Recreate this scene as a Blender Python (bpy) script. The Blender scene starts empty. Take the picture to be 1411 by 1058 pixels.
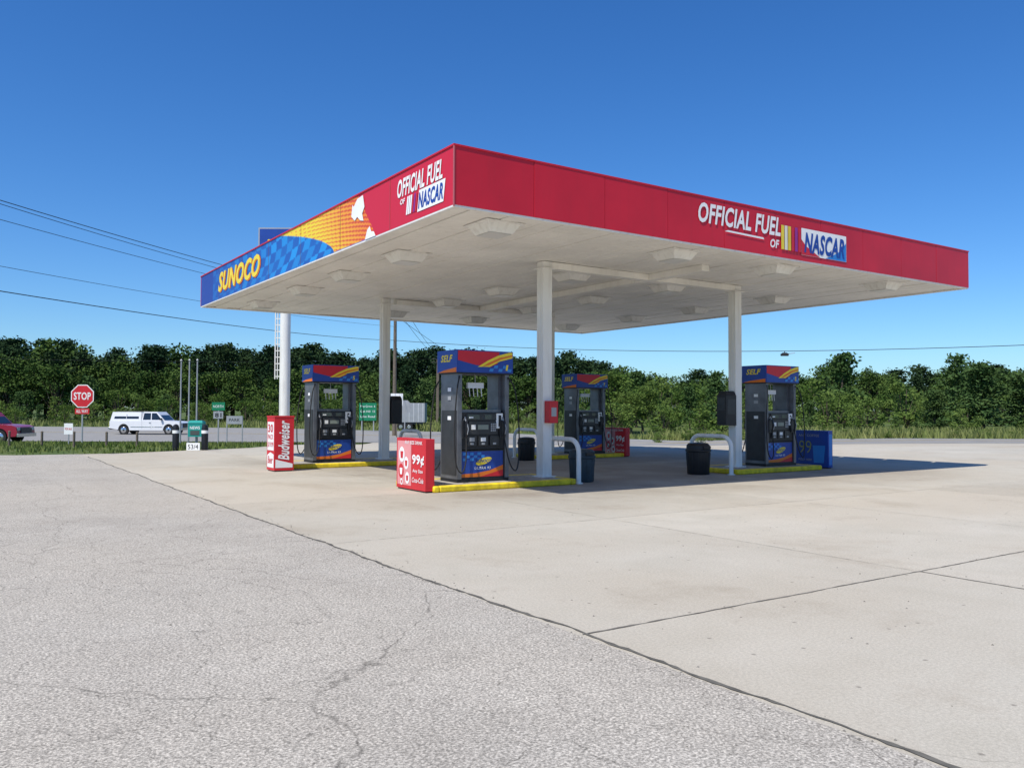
import bpy, bmesh, math, random
import numpy as np
from mathutils import Vector, Matrix
random.seed(7); np.random.seed(7)
scene=bpy.context.scene
YAW=math.radians(56.0512); PIT=math.radians(1.7609); ROL=math.radians(0.2333)
CAM=Vector((-6.8143,-11.8671,1.65))
RX,RY=math.sin(YAW),-math.cos(YAW); FX,FY=math.cos(YAW),math.sin(YAW)
def L(r,d): return (CAM.x+r*RX+d*FX, CAM.y+r*RY+d*FY)
def inv(x,y):
    dx,dy=x-CAM.x,y-CAM.y
    return dx*RX+dy*RY, dx*FX+dy*FY
def sm(x,a,b):
    t=min(1,max(0,(x-a)/(b-a))); return t*t*(3-2*t)
def T(x,y):
    r,d=inv(x,y); l=1-sm(r,5,30)
    return -(0.64*l+0.12*(1-l))*sm(d,36,56)
Hc,Ht,LX,LY=5.015,6.047,16.26,16.87

# ---------------------------------------------------------------- materials
def nd(nt,t,**k):
    n=nt.nodes.new(t)
    for a,b in k.items(): setattr(n,a,b)
    return n
MATS={}
def mat(name,col,rough=.6,metal=0.,var=.08,scale=3.,bump=0.,bscale=60.,spec=.4,coat=0.,dirt=0.):
    if name in MATS: return MATS[name]
    m=bpy.data.materials.new(name); m.use_nodes=True; nt=m.node_tree; b=nt.nodes["Principled BSDF"]
    b.inputs["Roughness"].default_value=rough; b.inputs["Metallic"].default_value=metal
    b.inputs["Specular IOR Level"].default_value=spec; b.inputs["Coat Weight"].default_value=coat
    tc=nd(nt,"ShaderNodeTexCoord"); n=nd(nt,"ShaderNodeTexNoise"); n.inputs["Scale"].default_value=scale; n.inputs["Detail"].default_value=4
    nt.links.new(tc.outputs["Object"],n.inputs["Vector"])
    mr=nd(nt,"ShaderNodeMapRange"); mr.inputs["From Min"].default_value=.3; mr.inputs["From Max"].default_value=.7
    mr.inputs["To Min"].default_value=1-var; mr.inputs["To Max"].default_value=1+var*.5
    nt.links.new(n.outputs["Fac"],mr.inputs["Value"])
    mx=nd(nt,"ShaderNodeVectorMath",operation='SCALE'); mx.inputs[0].default_value=col[:3]
    nt.links.new(mr.outputs["Result"],mx.inputs["Scale"])
    last=mx.outputs[0]
    if dirt>0:
        mp=nd(nt,"ShaderNodeMapping"); mp.inputs["Scale"].default_value=(7,7,.5); nt.links.new(tc.outputs["Object"],mp.inputs["Vector"])
        n3=nd(nt,"ShaderNodeTexNoise"); n3.inputs["Scale"].default_value=1.2; n3.inputs["Detail"].default_value=4; nt.links.new(mp.outputs[0],n3.inputs["Vector"])
        m3=nd(nt,"ShaderNodeMapRange"); m3.inputs["From Min"].default_value=.5; m3.inputs["From Max"].default_value=.72; m3.inputs["To Max"].default_value=dirt
        nt.links.new(n3.outputs["Fac"],m3.inputs["Value"])
        mm=nd(nt,"ShaderNodeMix",data_type='RGBA'); nt.links.new(m3.outputs["Result"],mm.inputs[0]); nt.links.new(last,mm.inputs[6]); mm.inputs[7].default_value=(col[0]*.45+.03,col[1]*.4+.025,col[2]*.35+.02,1)
        last=mm.outputs[2]
    nt.links.new(last,b.inputs["Base Color"])
    if bump>0:
        n2=nd(nt,"ShaderNodeTexNoise"); n2.inputs["Scale"].default_value=bscale; n2.inputs["Detail"].default_value=3
        nt.links.new(tc.outputs["Object"],n2.inputs["Vector"])
        bp=nd(nt,"ShaderNodeBump"); bp.inputs["Strength"].default_value=bump; bp.inputs["Distance"].default_value=.01
        nt.links.new(n2.outputs["Fac"],bp.inputs["Height"]); nt.links.new(bp.outputs["Normal"],b.inputs["Normal"])
    MATS[name]=m; return m
def attr_mat(name,rough=.45):
    m=bpy.data.materials.new(name); m.use_nodes=True; nt=m.node_tree; b=nt.nodes["Principled BSDF"]
    a=nd(nt,"ShaderNodeAttribute",attribute_name="art"); b.inputs["Roughness"].default_value=rough
    nt.links.new(a.outputs["Color"],b.inputs["Base Color"]); return m
M_white=mat("white_paint",(.80,.785,.74),.5,var=.06,scale=1.5,dirt=.3)
M_soffit=mat("soffit_paint",(.84,.81,.745),.5,var=.14,scale=.7,dirt=.16)
M_red=mat("fascia_red",(.58,.014,.030),.42,var=.16,scale=.7,dirt=.10)
M_redbox=mat("red_paint",(.60,.02,.03),.45,var=.08,dirt=.2)
M_blue=mat("blue_paint",(.015,.06,.32),.4,var=.1)
M_lblue=mat("light_blue",(.03,.22,.6),.4)
M_yel=mat("yellow_paint",(.80,.60,.02),.6,var=.3,scale=6,bump=.2,dirt=.45)
M_yelt=mat("yellow_letter",(.85,.66,.04),.5)
M_dyel=mat("faded_yellow_letter",(.30,.32,.08),.5)
M_org=mat("orange_letter",(.75,.18,.02),.5)
M_wl=mat("white_letter",(.84,.84,.82),.5,var=.03)
M_blk=mat("black_plastic",(.012,.012,.014),.45,var=.2,scale=8)
M_dk=mat("dark_panel",(.03,.032,.036),.35,var=.3,scale=5)
M_steel=mat("brushed_steel",(.17,.175,.19),.38,metal=.5,var=.25,scale=4)
M_grey=mat("grey_metal",(.38,.39,.40),.5,metal=.3,var=.1)
M_glass=mat("display_glass",(.05,.07,.07),.1,var=.1,spec=.8)
M_lcd=mat("lcd",(.22,.25,.21),.3)
M_rub=mat("rubber",(.02,.02,.02),.8)
M_kerbc=mat("kerb_concrete",(.36,.33,.29),.9,var=.3,scale=5,bump=.5)
M_bin=mat("bin_plastic",(.03,.05,.065),.6,var=.3,scale=9)
M_lens=mat("light_lens",(.60,.59,.56),.3,var=.03)
M_wood=mat("pole_wood",(.16,.13,.10),.9,var=.3,scale=6,bump=.5)
M_green=mat("sign_green",(.01,.20,.09),.4)
M_teal=mat("teal_plastic",(.01,.28,.24),.5)
M_cable=mat("cable_black",(.02,.02,.022),.7)
M_carw=mat("car_white",(.78,.78,.78),.3,var=.03,coat=.5)
M_carr=mat("car_red",(.30,.015,.04),.3,var=.05,coat=.5)
M_win=mat("car_window",(.012,.015,.018),.08,spec=.8)
M_chrome=mat("chrome",(.6,.6,.6),.2,metal=.9)
M_seam=mat("seam_dark",(.22,.01,.02),.7)
M_tar=mat("joint_tar",(.13,.12,.10),.95,var=.4,scale=8)
M_jt=mat("slab_joint",(.20,.18,.15),.95,var=.5,scale=5)
M_jf=mat("slab_joint_faint",(.33,.30,.24),.95,var=.3,scale=5)
M_line=mat("road_yellow_line",(.55,.38,.05),.8,var=.3)
M_roadw=mat("road_white_line",(.6,.6,.58),.8,var=.3)
M_pink=mat("poster_pink",(.75,.30,.30),.5)
M_stone=mat("loose_stone",(.22,.20,.17),.9,var=.6,scale=2)

# ---------------------------------------------------------------- builder
_tc={}
def text_mesh(body,shear,off):
    k=(body,shear,off)
    if k in _tc: return _tc[k]
    c=bpy.data.curves.new("t",'FONT'); c.body=body; c.shear=shear; c.offset=off; c.resolution_u=3
    c.space_character=1.0+off*2.2
    o=bpy.data.objects.new("t",c); scene.collection.objects.link(o)
    dg=bpy.context.evaluated_depsgraph_get(); dg.update()
    me=bpy.data.meshes.new_from_object(o.evaluated_get(dg))
    V=[tuple(v.co[:2]) for v in me.vertices]; F=[tuple(p.vertices) for p in me.polygons]
    bpy.data.objects.remove(o); bpy.data.meshes.remove(me)
    x0=min(v[0] for v in V);x1=max(v[0] for v in V);y0=min(v[1] for v in V);y1=max(v[1] for v in V)
    V=[((a-x0)/(x1-x0),(b-y0)/(y1-y0)) for a,b in V]
    _tc[k]=(V,F); return _tc[k]
class B:
    def __init__(s): s.v=[];s.f=[];s.m=[];s.ml=[]
    def mi(s,m):
        if m not in s.ml: s.ml.append(m)
        return s.ml.index(m)
    def add(s,V,F,m):
        o=len(s.v); s.v+= [tuple(v) for v in V]; i=s.mi(m)
        for f in F: s.f.append(tuple(o+a for a in f)); s.m.append(i)
    def box(s,x0,x1,y0,y1,z0,z1,m):
        s.fr((x0+x1)/2,(y0+y1)/2,z0,z1,x1-x0,y1-y0,x1-x0,y1-y0,m)
    def fr(s,cx,cy,z0,z1,a0,b0,a1,b1,m,dx=0):
        V=[(cx-a0/2,cy-b0/2,z0),(cx+a0/2,cy-b0/2,z0),(cx+a0/2,cy+b0/2,z0),(cx-a0/2,cy+b0/2,z0),
           (cx+dx-a1/2,cy-b1/2,z1),(cx+dx+a1/2,cy-b1/2,z1),(cx+dx+a1/2,cy+b1/2,z1),(cx+dx-a1/2,cy+b1/2,z1)]
        s.add(V,[(3,2,1,0),(4,5,6,7),(0,1,5,4),(1,2,6,5),(2,3,7,6),(3,0,4,7)],m)
    def prism(s,P,y0,y1,m,in0=None):
        n=len(P); V=[(a,y0,b) for a,b in P]+[(a,y1,b) for a,b in P]
        s.add(V,[tuple(range(n)),tuple(range(2*n-1,n-1,-1))]+[(i,i+n,(i+1)%n+n,(i+1)%n) for i in range(n)],m)
    def cyl(s,p0,p1,r0,r1,m,n=16):
        p0,p1=Vector(p0),Vector(p1); a=(p1-p0).normalized(); u=a.orthogonal().normalized(); w=a.cross(u)
        V=[]
        for p,r in((p0,r0),(p1,r1)):
            for i in range(n):
                t=2*math.pi*i/n; V.append(p+u*math.cos(t)*r+w*math.sin(t)*r)
        s.add(V,[tuple(range(n-1,-1,-1)),tuple(range(n,2*n))]+[(i,(i+1)%n,(i+1)%n+n,i+n) for i in range(n)],m)
    def lathe(s,c,prof,m,n=24):
        V=[]
        for r,z in prof:
            for i in range(n):
                t=2*math.pi*i/n; V.append((c[0]+r*math.cos(t),c[1]+r*math.sin(t),c[2]+z))
        F=[(j*n+i,j*n+(i+1)%n,(j+1)*n+(i+1)%n,(j+1)*n+i) for j in range(len(prof)-1) for i in range(n)]
        F.append(tuple(range(n-1,-1,-1))); F.append(tuple(range((len(prof)-1)*n,len(prof)*n)))
        s.add(V,F,m)
    def tube(s,P,r,m,n=8):
        P=[Vector(p) for p in P]; V=[];prev=None
        for i,p in enumerate(P):
            t=(P[min(i+1,len(P)-1)]-P[max(i-1,0)]).normalized()
            if prev is None: u=t.orthogonal().normalized()
            else: u=(prev-t*prev.dot(t)).normalized()
            prev=u; w=t.cross(u)
            rr=r if not callable(r) else r(i/(len(P)-1))
            for k in range(n):
                a=2*math.pi*k/n; V.append(p+u*math.cos(a)*rr+w*math.sin(a)*rr)
        F=[(j*n+i,j*n+(i+1)%n,(j+1)*n+(i+1)%n,(j+1)*n+i) for j in range(len(P)-1) for i in range(n)]
        F+=[tuple(range(n-1,-1,-1)),tuple(range((len(P)-1)*n,len(P)*n))]
        s.add(V,F,m)
    def poly(s,P,m): s.add(P,[tuple(range(len(P)))],m)
    def text(s,body,O,u,v,w,h,m,shear=0.,off=.02):
        V,F=text_mesh(body,shear,off); O,u,v=Vector(O),Vector(u),Vector(v)
        s.add([O+u*(a*w)+v*(b*h) for a,b in V],F,m)
    def plate(s,O,u,v,P,m):
        O,u,v=Vector(O),Vector(u),Vector(v); s.poly([O+u*a+v*b for a,b in P],m)
    def build(s,name,loc=(0,0,0),rz=0,bevel=0,parent=None,recalc=True):
        me=bpy.data.meshes.new(name); me.from_pydata(s.v,[],s.f); me.update()
        for m in s.ml: me.materials.append(m)
        me.polygons.foreach_set("material_index",s.m)
        if recalc:
            bm=bmesh.new(); bm.from_mesh(me); bmesh.ops.recalc_face_normals(bm,faces=bm.faces[:]); bm.to_mesh(me); bm.free()
        me.shade_smooth(); me.set_sharp_from_angle(angle=math.radians(35))
        o=bpy.data.objects.new(name,me); scene.collection.objects.link(o)
        o.location=loc; o.rotation_euler=(0,0,rz)
        if bevel:
            b=o.modifiers.new("b",'BEVEL'); b.width=bevel; b.segments=2; b.limit_method='ANGLE'; b.angle_limit=math.radians(50)
        if parent: o.parent=parent
        return o
def empty(name,loc=(0,0,0)):
    e=bpy.data.objects.new(name,None); e.location=loc; scene.collection.objects.link(e); return e

# ---------------------------------------------------------------- ground materials
def ground_mat(name,kind):
    m=bpy.data.materials.new(name); m.use_nodes=True; nt=m.node_tree; lk=nt.links.new; b=nt.nodes["Principled BSDF"]
    b.inputs["Roughness"].default_value=.9; b.inputs["Specular IOR Level"].default_value=.2
    tc=nd(nt,"ShaderNodeTexCoord"); P=tc.outputs["Object"]
    def noise(sc,det=4,rough=.55,vec=None):
        n=nd(nt,"ShaderNodeTexNoise",noise_dimensions='2D'); n.inputs["Scale"].default_value=sc; n.inputs["Detail"].default_value=det; n.inputs["Roughness"].default_value=rough
        lk(vec or P,n.inputs["Vector"]); return n
    def mr(o,a,b_,c,d):
        n=nd(nt,"ShaderNodeMapRange")
        for i,v in zip(("From Min","From Max","To Min","To Max"),(a,b_,c,d)): n.inputs[i].default_value=v
        lk(o,n.inputs["Value"]); return n.outputs["Result"]
    def mth(op,a,b_):
        n=nd(nt,"ShaderNodeMath",operation=op)
        for i,q in enumerate((a,b_)):
            if isinstance(q,(int,float)): n.inputs[i].default_value=q
            else: lk(q,n.inputs[i])
        return n.outputs[0]
    def mul(a,b_): return mth('MULTIPLY',a,b_)
    def mixc(f,a,b_):
        n=nd(nt,"ShaderNodeMix",data_type='RGBA')
        if isinstance(f,(int,float)): n.inputs[0].default_value=f
        else: lk(f,n.inputs[0])
        for i,q in ((6,a),(7,b_)):
            if isinstance(q,tuple): n.inputs[i].default_value=(*q,1)
            else: lk(q,n.inputs[i])
        return n.outputs[2]
    def crack(sc,w,warp,seedoff):
        wn=noise(sc*1.6,4,.6)
        sub=nd(nt,"ShaderNodeVectorMath",operation='SUBTRACT'); lk(wn.outputs["Color"],sub.inputs[0]); sub.inputs[1].default_value=(.5,.5,.5)
        scl=nd(nt,"ShaderNodeVectorMath",operation='SCALE'); lk(sub.outputs[0],scl.inputs[0]); scl.inputs["Scale"].default_value=warp
        ad=nd(nt,"ShaderNodeVectorMath",operation='ADD'); lk(P,ad.inputs[0]); lk(scl.outputs[0],ad.inputs[1])
        ad2=nd(nt,"ShaderNodeVectorMath",operation='ADD'); lk(ad.outputs[0],ad2.inputs[0]); ad2.inputs[1].default_value=(seedoff,seedoff*.7,0)
        v=nd(nt,"ShaderNodeTexVoronoi",feature='DISTANCE_TO_EDGE',voronoi_dimensions='2D'); v.inputs["Scale"].default_value=sc
        lk(ad2.outputs[0],v.inputs["Vector"])
        return mr(v.outputs["Distance"],0,w*sc,1,0)
    big=noise(.12,3); mid=noise(.9,5,.65); fine=noise(45,2,.7); vf=noise(120,1,.8)
    if kind=="asphalt":
        c=mixc(mr(mid.outputs["Fac"],.3,.7,0,1),(.385,.350,.298),(.475,.437,.375))
        c=mixc(mr(big.outputs["Fac"],.38,.62,0,.7),c,(.49,.44,.365))
        fine=noise(58,3,.75)
        sp=mr(fine.outputs["Fac"],.40,.62,.62,1.26)
        vo=nd(nt,"ShaderNodeTexVoronoi",voronoi_dimensions='2D'); vo.inputs["Scale"].default_value=85; lk(P,vo.inputs["Vector"])
        sv=nd(nt,"ShaderNodeSeparateXYZ"); lk(vo.outputs["Color"],sv.inputs[0])
        sp2=mr(sv.outputs[0],0,1,.74,1.24)
        c1=crack(.9,.010,.55,3.1); m1=mr(noise(.2,3).outputs["Fac"],.38,.48,0,1)
        c2=crack(2.3,.008,.28,11.); m2=mr(noise(.24,3,.5,None).outputs["Fac"],.42,.52,0,1)
        c3=crack(.28,.015,1.2,23.)
        ck=mth('MAXIMUM',mul(c1,mul(m1,.60)),mul(c2,mul(m2,.52))); ck=mth('MAXIMUM',ck,mul(c3,.6))
        brk=mr(noise(6,3,.7).outputs["Fac"],.35,.55,.25,1); ck=mul(ck,brk)
        dark=(.10,.09,.075)
    elif kind=="concrete":
        c=mixc(mr(mid.outputs["Fac"],.3,.7,0,1),(.465,.428,.352),(.54,.50,.42))
        c=mixc(mr(big.outputs["Fac"],.38,.62,0,.6),c,(.47,.405,.31))
        st=noise(.45,5,.72); c=mixc(mr(st.outputs["Fac"],.53,.70,0,.5),c,(.34,.288,.215))
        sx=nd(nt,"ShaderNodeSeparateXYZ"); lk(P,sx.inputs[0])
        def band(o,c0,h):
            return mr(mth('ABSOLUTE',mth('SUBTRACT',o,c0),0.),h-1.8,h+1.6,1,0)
        shade_msk=mul(band(sx.outputs[0],8.2,7.6),band(sx.outputs[1],7.5,7.6))
        shade_msk=mul(shade_msk,mr(noise(.5,4,.7).outputs["Fac"],.3,.6,.45,1))
        c=mixc(mul(shade_msk,.70),c,(.23,.19,.15))  # canopy shadow deepened in the slab colour, patchy over the area beneath
        ad=nd(nt,"ShaderNodeVectorMath",operation='SUBTRACT'); lk(P,ad.inputs[0]); ad.inputs[1].default_value=(1.5,-7.04,0)
        dv=nd(nt,"ShaderNodeVectorMath",operation='DIVIDE'); lk(ad.outputs[0],dv.inputs[0]); dv.inputs[1].default_value=(4.466,4.9,1000)
        fl=nd(nt,"ShaderNodeVectorMath",operation='FLOOR'); lk(dv.outputs[0],fl.inputs[0])
        wn=nd(nt,"ShaderNodeTexWhiteNoise",noise_dimensions='2D'); lk(fl.outputs[0],wn.inputs["Vector"])
        sp=mul(mr(fine.outputs["Fac"],.3,.7,.88,1.09),mr(wn.outputs["Value"],0,1,.93,1.04)); sp2=mr(vf.outputs["Fac"],.3,.7,.90,1.08)
        c1=crack(.18,.006,1.4,5.); m1=mr(noise(.1,2).outputs["Fac"],.48,.56,0,1); ck=mul(c1,mul(m1,.5)); dark=(.16,.14,.11)
        # sparse small dark specks (gum, oil drips)
        vo=nd(nt,"ShaderNodeTexVoronoi",voronoi_dimensions='2D'); vo.inputs["Scale"].default_value=2.3; lk(P,vo.inputs["Vector"])
        sv=nd(nt,"ShaderNodeSeparateXYZ"); lk(vo.outputs["Color"],sv.inputs[0])
        spk=mul(mr(vo.outputs["Distance"],.02,.05,.6,0),mr(sv.outputs[0],.70,.72,0,1)); c=mixc(spk,c,(.14,.12,.10))
    elif kind=="road":
        c=mixc(mr(mid.outputs["Fac"],.3,.7,0,1),(.25,.24,.225),(.30,.29,.27))
        sp=mr(fine.outputs["Fac"],.3,.7,.9,1.1); sp2=mr(vf.outputs["Fac"],.3,.7,.9,1.1); ck=mul(big.outputs["Fac"],0.); dark=(.1,.1,.1)
    else:
        g=noise(.35,5,.7); c=mixc(mr(g.outputs["Fac"],.35,.65,0,1),(.065,.115,.022),(.15,.165,.05))
        c=mixc(mr(noise(3,4,.7).outputs["Fac"],.45,.7,0,.7),c,(.04,.075,.015))
        sp=mr(fine.outputs["Fac"],.3,.7,.6,1.3); sp2=mr(vf.outputs["Fac"],.3,.7,.8,1.2); ck=mul(big.outputs["Fac"],0.); dark=(.1,.1,.1)
    c=mixc(ck,c,dark)
    s1=nd(nt,"ShaderNodeVectorMath",operation='SCALE'); lk(c,s1.inputs[0]); lk(mul(sp,sp2),s1.inputs["Scale"])
    lk(s1.outputs[0],b.inputs["Base Color"])
    bp=nd(nt,"ShaderNodeBump"); bp.inputs["Strength"].default_value=.4 if kind!="concrete" else .15; bp.inputs["Distance"].default_value=.010
    lk(fine.outputs["Fac"],bp.inputs["Height"]); lk(bp.outputs["Normal"],b.inputs["Normal"])
    return m
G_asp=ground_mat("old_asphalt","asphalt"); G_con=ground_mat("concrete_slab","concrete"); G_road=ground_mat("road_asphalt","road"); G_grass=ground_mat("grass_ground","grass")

def spaced(a,b,s): return list(np.arange(a,b,s))
rs=[-3000,-1500,-800,-400]+spaced(-200,-60,14)+spaced(-60,60,2)+spaced(60,200,14)+[200,400,800,1500,3000]
ds=[-3000,-800,-200,-60,-30]+spaced(-20,60,2)+spaced(60,180,6)+[200,300,600,1200,2500,5000]
V=[];F=[]
for d in ds:
    for r in rs:
        x,y=L(r,d); V.append((x,y,T(x,y)-.05))
n=len(rs)
for j in range(len(ds)-1):
    for i in range(n-1): F.append((j*n+i,j*n+i+1,(j+1)*n+i+1,(j+1)*n+i))
b=B(); b.add(V,F,G_grass); b.build("ground",recalc=False)

def sheet(name,poly,m,off,step=2.0,lim=None):
    bm=bmesh.new(); vs=[bm.verts.new((x,y,0)) for x,y in poly]; bm.faces.new(vs)
    xs=[p[0] for p in poly]; ys=[p[1] for p in poly]
    for k,(lo,hi) in enumerate(((min(xs),max(xs)),(min(ys),max(ys)))):
        t=lo+step
        while t<hi:
            co=[0,0,0]; no=[0,0,0]; co[k]=t; no[k]=1
            bmesh.ops.bisect_plane(bm,geom=bm.verts[:]+bm.edges[:]+bm.faces[:],plane_co=co,plane_no=no); t+=step
    for v in bm.verts: v.co.z=T(v.co.x,v.co.y)+off
    bmesh.ops.recalc_face_normals(bm,faces=bm.faces[:])
    for f in bm.faces:
        if f.normal.z<0: f.normal_flip()
    me=bpy.data.meshes.new(name); bm.to_mesh(me); bm.free(); me.materials.append(m)
    o=bpy.data.objects.new(name,me); scene.collection.objects.link(o); return o
XE=-2.966
outer=[(-45,28.5),(-17.2,28.9),(-14.5,30.2),(-11,35),(-9.6,42),(-9.5,57),(-2,56),(6,48),(30,44.5),(75,42),(75,-30),(-45,-30)]
outer=[L(r,d) for r,d in outer]
def clipx(poly,x,keep_right):
    out=[]
    for i in range(len(poly)):
        a,b_=poly[i],poly[(i+1)%len(poly)]
        ia=(a[0]>=x)==keep_right; ib=(b_[0]>=x)==keep_right
        if ia: out.append(a)
        if ia!=ib:
            t=(x-a[0])/(b_[0]-a[0]); out.append((x,a[1]+t*(b_[1]-a[1])))
    return out
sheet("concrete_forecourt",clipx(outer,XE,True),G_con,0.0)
sheet("asphalt_lot",clipx(outer,XE,False),G_asp,0.0)
road=[(-160,60),(-30,57),(-9.4,57.2),(-1.9,56.2),(6.1,48.2),(30,44.7),(75,42.2),(150,38),(150,50),(60,53),(30,54),(12,60),(0,80),(-30,98),(-160,112)]
sheet("road",[L(r,d) for r,d in road],G_road,0.004,4.0)
def strip_rd(bld,pts,w,m,off):
    P=[Vector((*L(r,d),0)) for r,d in pts]
    Q=[]
    for a,b_ in zip(P,P[1:]):
        k=max(1,int((b_-a).length/2)); Q+=[a.lerp(b_,i/k) for i in range(k)]
    Q.append(P[-1]); V=[]
    for i,p in enumerate(Q):
        t=(Q[min(i+1,len(Q)-1)]-Q[max(0,i-1)]).normalized(); nn=Vector((-t.y,t.x,0))
        for s in(-1,1):
            q=p+nn*s*w/2; V.append((q.x,q.y,T(q.x,q.y)+off))
    bld.add(V,[(2*i,2*i+1,2*i+3,2*i+2) for i in range(len(Q)-1)],m)
b=B()
strip_rd(b,[(-150,84),(-30,77),(-4,70),(8,57),(30,49.5),(140,44)],.15,M_line,.012)
strip_rd(b,[(-150,84.6),(-30,77.6),(-4,70.6),(8,57.5),(30,49.9),(140,44.4)],.15,M_line,.012)
strip_rd(b,[(-150,62),(-30,59),(-9,59)],.15,M_roadw,.012)
strip_rd(b,[(-150,109),(-30,95),(-4,83),(11,60.2)],.15,M_roadw,.012)
b.build("road_markings",recalc=False)
def seam(bld,p0,p1,w,m,z,amp=.02):
    p0,p1=Vector((*p0,0)),Vector((*p1,0)); ln=(p1-p0).length; k=max(2,int(ln/.07)); t=(p1-p0)/ln; nn=Vector((-t.y,t.x,0)); V=[];o=0
    for i in range(k+1):
        o=o*.95+random.uniform(-1,1)*amp*.35; ww=w*random.uniform(.3,1.35)
        p=p0+t*ln*i/k+nn*o
        for s in(-1,1):
            q=p+nn*s*ww/2; V.append((q.x,q.y,T(q.x,q.y)+z))
    bld.add(V,[(2*i,2*i+1,2*i+3,2*i+2) for i in range(k)],m)
b=B()
seam(b,(XE,-22),(XE,19.5),.036,M_tar,.005,.035)
YJ=-7.04
seam(b,(XE+.03,YJ),(30,YJ),.022,M_jt,.004,.014)
seam(b,(1.5,YJ-.02),(1.5,-25),.024,M_jt,.004,.014)
for k in range(1,6): seam(b,(XE+.03,YJ+4.9*k),(30,YJ+4.9*k),.011,M_jf,.004,.006)
for k in range(0,6): seam(b,(1.5+4.466*k,-6.99),(1.5+4.466*k,26),.010,M_jf,.0045,.005)
b.build("pavement_joints",recalc=False)
# loose stones on the pavement
b=B()
for i in range(420):
    if i<200: x=XE+random.gauss(0,.10); y=random.uniform(-11.5,12)
    else:
        r=random.uniform(-6,6); d=random.uniform(2.2,14); x,y=L(r,d)
    s=random.uniform(.004,.012); P=[(x+s*math.cos(a)*random.uniform(.7,1.2),y+s*math.sin(a)*random.uniform(.7,1.2),.001) for a in (0,1.3,2.5,3.8,5.1)]
    b.add(P+[(x,y,s*.9)],[(k,(k+1)%5,5) for k in range(5)],M_stone)
b.build("loose_gravel")

# ---------------------------------------------------------------- canopy
can=empty("gas_station_canopy")
b=B()
b.box(.06,LX-.06,.06,LY-.06,Hc+.14,Hc+.2,M_white)
x=.06; w=.405
while x<LX-.08:
    x2=min(x+w-.024,LX-.06)
    dz=random.uniform(-.010,.006)
    b.box(x,x2,.06,LY-.06,Hc+.03+dz,Hc+.06,M_soffit); x+=w
b.box(.06,LX-.06,.06,LY-.06,Hc+.065,Hc+.09,M_soffit)
for a in ((0.0,.10,0.0,LY),(LX-.10,LX,0.0,LY)): b.box(a[0]+.01,a[1]-.002,a[2]+.012,a[3]-.012,Hc-.015,Hc+.028,M_white)
for a in ((.10,LX-.10,.01,.10),(.10,LX-.10,LY-.10,LY-.01)): b.box(a[0],a[1],a[2],a[3],Hc-.015,Hc+.028,M_white)
b.box(4.55,10.72,3.38,3.62,Hc-.13,Hc+.02,M_soffit)
b.box(7.55,7.79,1.6,3.38,Hc-.13,Hc+.02,M_soffit); b.box(7.55,7.79,3.62,11.38,Hc-.13,Hc+.02,M_soffit)
b.box(4.55,10.4,11.4,11.64,Hc-.13,Hc+.02,M_soffit)
b.build("soffit",parent=can,bevel=.006)
b=B()
for xx in (1.4,6.0,9.3,13.7):
    for yy in (.95,4.5,7.7,10.8,14.6):
        b.fr(xx,yy,Hc-.16,Hc+.01,.50,.50,.72,.72,M_white)
        b.box(xx-.23,xx+.23,yy-.23,yy+.23,Hc-.175,Hc-.163,M_lens)
        b.box(xx-.42,xx+.42,yy-.42,yy+.42,Hc+.0,Hc+.025,M_white)
b.build("canopy_lights",parent=can,bevel=.012)
b=B()
np_=10; pw=LX/np_
for i in range(np_):
    o_=random.uniform(-.004,.004)
    b.box(i*pw+.005,(i+1)*pw-.005,o_,.05,Hc+.02,Ht-.03,M_red)
    b.box(i*pw+.005,(i+1)*pw-.005,LY-.05,LY,Hc+.02,Ht-.03,M_red)
    b.box(LX-.05,LX,i*LY/np_+.054,(i+1)*LY/np_-.054,Hc+.02,Ht-.03,M_red)
b.box(.01,LX-.01,.008,.045,Hc+.03,Ht-.04,M_seam)
b.box(-.012,LX+.012,-.012,.07,Ht-.03,Ht,M_red); b.box(-.012,LX+.012,LY-.07,LY+.012,Ht-.03,Ht,M_red)
b.box(-.012,.07,.07,LY-.07,Ht-.03,Ht,M_red); b.box(LX-.07,LX+.012,.07,LY-.07,Ht-.03,Ht,M_red)
b.box(.012,.05,.052,LY-.052,Hc+.02,Ht-.03,M_white)
b.box(-.010,.012,-.010,.012,Hc-.01,Ht-.031,mat("corner_trim",(.50,.12,.13),.5))
b.build("fascia",parent=can)
def art(y,v):
    red=np.array((.60,.014,.034)); org=np.array((.85,.22,.02)); yl=np.array((.86,.64,.02))
    yb=3.05+.9*v
    vb=0 if y<5.2 else min(1.2,((y-5.2)/3.6)**.62)
    if y>8.8: vb=2
    if y<yb: c=red
    elif v>vb:
        t=min(1,(y-yb)/2.6)
        q=v+1.0-.9*math.sqrt(max(0,(y-2.6)/6.2))
        s=q*11; wdt=.52*(1-min(1,(y-yb)/4.6))
        k=(s%1.0)<wdt
        c=org*(1-t)+yl*t
        if k: c=np.array((.62,.06,.02))*(1-t*.5)+org*t*.5
    else:
        sk=y+v*.5+.25*math.sin(v*3); i=int(math.floor(sk/.42)); j=int(math.floor(v*4.+.5*math.sin(y*.8)))
        chk=(i+j)%2; f=1-min(1,max(0,(y-8.5)/6.5))
        dk=np.array((.015,.075,.36)); lt=np.array((.02,.30,.72))
        g=f*(.75+.25*math.sin(i*2.3+j*1.7))
        c=(dk*(1-g*.2)+lt*g*.2) if chk else (dk*(1-(.2+.75*g))+lt*(.2+.75*g))
        if y>15.3: c=np.array((.02,.05,.30))
    return c
ny,nz=860,44
ys=np.linspace(.004,LY-.004,ny); vs=np.linspace(0,1,nz)
V=[(0.008,float(y),Hc+.02+float(v)*(Ht-Hc-.05)) for v in vs for y in ys]
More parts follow.
